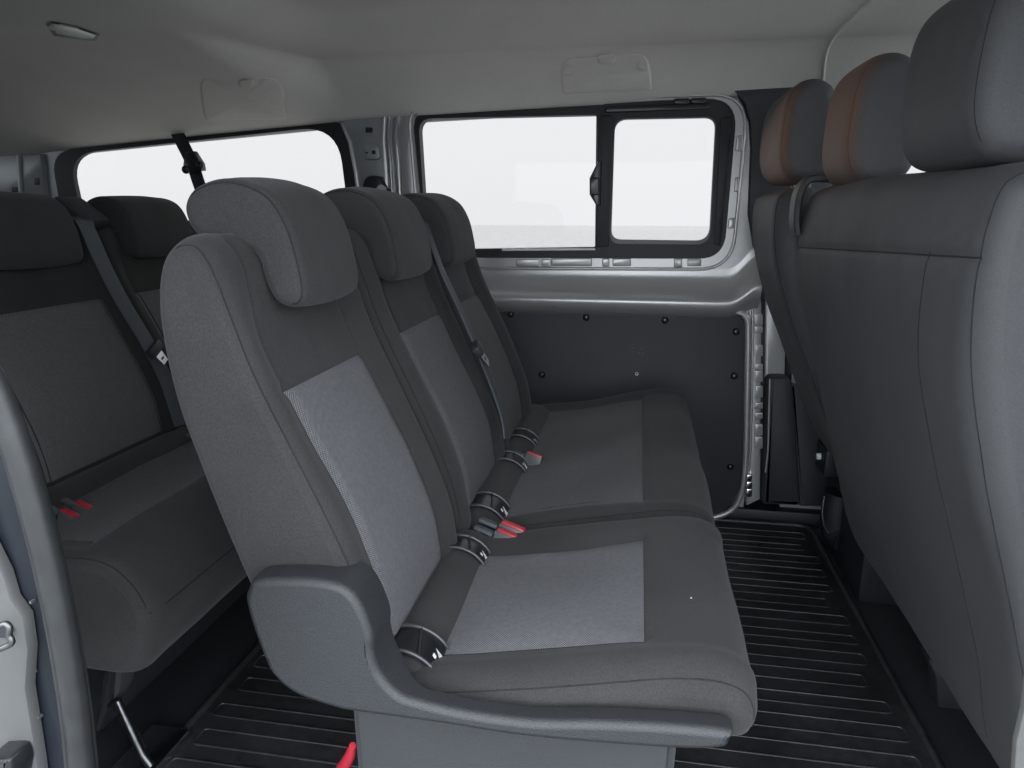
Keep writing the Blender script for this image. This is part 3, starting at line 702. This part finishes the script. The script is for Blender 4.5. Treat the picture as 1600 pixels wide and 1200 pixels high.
plate("leg_bracket", xz(poly_px([(168, 1045), (195, 1045), (192, 1075), (176, 1105), (168, 1110), (160, 1100)], 1, 1.06)), 1.05, 1.09, "plastic2", s3, .004)
plate("leg_plate", xz(poly_px([(170, 1040), (176, 1046), (172, 1100), (156, 1140), (150, 1136), (162, 1095)], 1, 1.04)), 1.035, 1.05, "steel", s3, .002)
box("leg_foot", (-.99, 1.02, 0), (-.90, 1.16, .03), "chrome", s3, .006)
box("leg_frame", (-1.3, 1.10, .0), (-1.10, 2.25, .40), "carpet", s3, .02)
buckle("red seat belt buckle on the dark third row cushion, nearer the door frame", 107, 800, .512, -12, 14, .8)
buckle("red seat belt buckle on the dark third row cushion, farther from the door frame", 129, 787, .509, -12, 14, .8)
buckle("red seat belt buckle peeping out behind the single second row seat", 318, 683, .505, -12, 14, .8)
# belt guide between the third row headrests and its belt
bgd = tag(box("belt_guide", (-.06, -.05, -.02), (.05, .05, .02), "plastic", None, .014), "dark plastic seat belt guide on top of the third row backrest", "belt guide")
bgd.location = at_x(128, 335, -1.46); bgd.rotation_euler = (0, math.radians(35), 0)
hanging_belt("dark seat belt with steel tongue hanging over the third row backrest", [at_x(122, 338, -1.46), at_x(134, 352, -1.405), at_x(160, 410, -1.385), at_x(188, 465, -1.36), at_x(215, 510, -1.33), at_x(236, 546, -1.30), at_x(258, 590, -1.275), at_x(275, 640, -1.245), at_x(283, 665, -1.23)], .052, tong=(at_x(242, 546, -1.29), at_x(259, 566, -1.275)))
# belt hanging across the quarter window
wb = hanging_belt("black seat belt with loop guide hanging from the ceiling across the rear side window", [U(272, 198, 1, 2.488), U(284, 222, 1, 2.488), U(300, 255, 1, 2.488), U(312, 290, 1, 2.488), U(330, 340, 1, 2.488)], .050, "black", wdir=(1, 0, 0))
ring_px = [(287, 236), (302, 232), (312, 246), (317, 262), (306, 268), (292, 272), (285, 262)]
plate("loop_guide", xz(poly_px([(289, 238), (302, 236), (314, 255), (316, 266), (290, 271), (286, 262)], 1, 2.47)), 2.465, 2.495, "gloss", wb, .006)
for px, py in ((290, 265), (312, 258)):
    c = U(px, py, 1, 2.465); tube("loop_eye", [(c[0] + .011 * math.cos(a), c[1], c[2] + .011 * math.sin(a)) for a in np.linspace(0, 2 * math.pi, 14, endpoint=False)], .0045, "gloss", wb, 8, None, True)

# ------------------------------------------------------------------ front seats
FBACK = [(.405, 1.150), (.378, 1.120), (.370, 1.03), (.380, .925), (.408, .81), (.440, .70), (.475, .585), (.515, .46), (.552, .33), (.590, .265), (.66, .27), (.72, .36), (.70, .50), (.64, .70), (.575, .90), (.530, 1.05), (.505, 1.125), (.46, 1.158)]
FBACK = [(a * 1.065, 1.1 + (b - 1.1) * 1.065) for a, b in FBACK]
FHEAD = [(.378, 1.185), (.363, 1.23), (.363, 1.30), (.369, 1.355), (.384, 1.390), (.412, 1.410), (.450, 1.411), (.484, 1.385), (.498, 1.32), (.502, 1.25), (.490, 1.19), (.450, 1.165), (.405, 1.165)]
def fhead(par, y0, y1, dx=0, dz=0, k=1.0):
    c = np.mean(FHEAD, 0); prof = [tuple(c + (np.array(p) - c) * k + np.array([dx, dz])) for p in FHEAD]
    P = Pillow(prof, y0, y1, .032, lambda x, z, y, nx, nz: .004 * math.sin((y - y0) / (y1 - y0) * math.pi), n=140, m=26)
    h = P.build("headrest", "fabric2", par)
    for yy in (y0 + .016, y1 - .016): P.line_y("seam", yy, prof[0], prof[4], h, r=.0006)
    for yy in (y0 + .08, y1 - .08): tube("headrest_post", [(.455 + dx, yy, 1.12 + dz), (.455 + dx, yy, 1.19 + dz)], .007, "gloss", h, 10)
    return h
s4 = thing("front_bench", "wide grey front passenger bench seen from behind, at the right edge", "seat", "front seats")
P = Pillow(FBACK, .925, 1.935, .055, lambda x, z, y, nx, nz: -.0035 * math.exp(-((z - (1.046 - .034 * (y - .96))) / .007) ** 2) * sm(-.2, -.6, nx) + .004 * math.sin(z * 11 + y * 5) + .0011 * math.sin((z * 1.1 + y * .5 + .02 * math.sin(z * 60)) * 170) * math.exp(-((z - 1.055) / .045) ** 2) * sm(1.16, 1.0, y), m=90, n=320, q=.040)
fb = P.build("backrest", "fabric2", s4)
P.line_y("seam", .946, (.430, 1.153), (.588, .28), fb, r=.0008)  # dark line for the crease at the rounded near edge, no seam there
tube("seam", [P.at_z(yy, 1.046 - .034 * (yy - .96), .0004) for yy in np.linspace(.945, 1.915, 50)], .0013, "seam", fb, 6)
P.line_y("seam", 1.09, (.395, 1.042), (.588, .28), fb)
fhead(s4, 1.03, 1.33, .046, .0); fhead(s4, 1.60, 1.84, .046, -.008)
# strap guide at the far upper corner
gy = 1.895
ribbon("belt_guide", [(.50, gy, 1.168), (.445, gy, 1.178), (.398, gy, 1.174), (.379, gy, 1.14), (.377, gy, 1.08), (.384, gy, 1.045)], (0, 1, 0), .062, .016, "plastic", s4)
box("cushion", (.68, .94, .33), (1.10, 1.92, .48), "fabric2", s4, .05, 4)
box("seat_base", (.80, 1.05, 0), (1.06, 1.87, .33), "carpet", s4, .02)
plate("foot_cover", xz(poly_px([(1452, 1030), (1462, 1060), (1466, 1118), (1540, 1132), (1560, 1060)], 1, 1.55)), 1.55, 1.60, "plastic", s4, .006)
s5 = thing("driver_seat", "grey driver seat beyond the wide front bench, next to the far sliding door window", "seat", "front seats")
DBACK = [(a - .055 + .13 * (1.1 - b), max(b, .36 + .02 * math.sin(a * 20))) for a, b in FBACK]
P = Pillow(DBACK, 1.965, 2.41, .06, None, m=40)
db = P.build("backrest", "fabric2", s5); P.line_y("seam", 2.0, (.37, 1.15), (.56, .42), db); P.line_y("seam", 2.38, (.37, 1.15), (.56, .42), db)
fhead(s5, 2.01, 2.37, -.012, .015)
box("cushion", (.64, 1.95, .36), (1.08, 2.40, .50), "fabric2", s5, .05, 4)
box("pedestal", (.66, 1.98, .0), (1.0, 2.40, .36), "black", s5, .02)
p = U(1280, 713, 0, .60); tube("seat_bolt", [(p[0] - .008, p[1], p[2]), (p[0] + .03, p[1], p[2])], .011, "lens", s5, 14)
box("bolt_bracket", (p[0] + .004, p[1] - .06, p[2] - .05), (p[0] + .05, p[1] + .06, p[2] + .04), "black", s5, .006)
tube("seat_runner", [U(1312, 770, 1, 2.25), U(1306, 800, 1, 2.25), U(1306, 830, 1, 2.25), U(1320, 842, 1, 2.22)], .045, "black", s5, 16, 20)
tube("runner_reflection", [U(1303, 826, 1, 2.24), U(1310, 838, 1, 2.24), U(1326, 842, 1, 2.22)], .020, "copper", s5, 12, 10)  # reflection at the runner's lower end, built as a coloured tube
tube("runner_edge", [U(1288, 775, 1, 2.22), U(1285, 800, 1, 2.22), U(1288, 822, 1, 2.22), U(1298, 838, 1, 2.22)], .003, "chrome", s5, 8, 20)
tube("runner_rod", [U(1322, 808, 1, 2.2), U(1328, 842, 1, 2.2)], .006, "chrome", s5, 8)

# ------------------------------------------------------------------ near door frame at the left and the near pillar at the right
df = thing("door_frame", "pale painted door frame with thick grey rubber seal at the left edge", "door frame")
YS = .50
edge = [(-60, 470), (-20, 555), (10, 600), (48, 700), (78, 800), (103, 900), (123, 1000), (139, 1100), (150, 1200), (158, 1290)]
sp = [U(x - 22, y_, 1, YS) for x, y_ in edge]
tube("rubber_seal", sp, .0118, "seal", df, 16, 60)
tube("seal_lip", [U(x - 3, y_, 1, YS + .012) for x, y_ in edge], .0042, "seal", df, 10, 60)
tube("seal_lip", [U(x - 44, y_, 1, YS - .004) for x, y_ in edge], .0030, "seal", df, 10, 60)
left = [(x - 40, y_) for x, y_ in edge]
jb = [(-70, 480)] + [(x - 44, y_) for x, y_ in edge[1:]]
outl = [(-200, 620), (-60, 780), (0, 900), (12, 940), (32, 968), (40, 1020), (36, 1080), (44, 1130), (55, 1200), (66, 1290)]
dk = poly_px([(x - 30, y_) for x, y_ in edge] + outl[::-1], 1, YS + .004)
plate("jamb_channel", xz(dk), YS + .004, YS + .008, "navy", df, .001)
pj = poly_px(outl + [(-200, 1290)], 1, YS - .012)
plate("jamb_panel", xz(pj), YS - .010, YS + .002, "jamb", df, .006)
sk = [U(x, y_, 1, YS - .03) for x, y_ in ((-14, 985), (2, 977), (10, 975), (15, 982), (14, 992), (18, 1000), (17, 1006), (0, 1014), (-14, 1018))]
tube("striker", sk, .0028, "strut", df, 8, 40)
tube("striker_hole", [U(6, 985, 1, YS - .0165), U(6, 985, 1, YS - .005)], .0065, "black", df, 14)
plate("buffer", xz(poly_px(rr_px([(-20, 1182), (18, 1180), (26, 1200), (20, 1240)], 8), 1, YS - .03)), YS - .035, YS - .01, "gloss", df, .006)
for px, py, s in ((52, 1050, .0014), (50, 940, .0012), (33, 1010, .001), (62, 1120, .0012)):
    q = U(px, py, 1, YS - .0); box("paint_chip", (q[0] - s, q[1] - .002, q[2] - s), (q[0] + s, q[1] + .003, q[2] + s), "jamb", df, 0)
np_ = thing("near_pillar", "narrow pale painted pillar edge at the lower right corner", "pillar")
plate("pillar_edge", xz(poly_px([(1606, 1060), (1600, 1110), (1588, 1160), (1584, 1230), (1680, 1230), (1680, 1060)], 1, .55)), .55, .556, "jamb", np_, .002)
# lint specks on the seats
for px, py, z in ((1080, 935, .553), (165, 869, .50)):
    q = U(px, py, 2, z); tag(box("lint_speck", (q[0] - .0010, q[1] - .0008, q[2]), (q[0] + .0010, q[1] + .0008, q[2] + .0015), "liner", None, 0), "white lint speck on the " + ("front of the single second row cushion" if px > 500 else "dark third row cushion"), "lint")
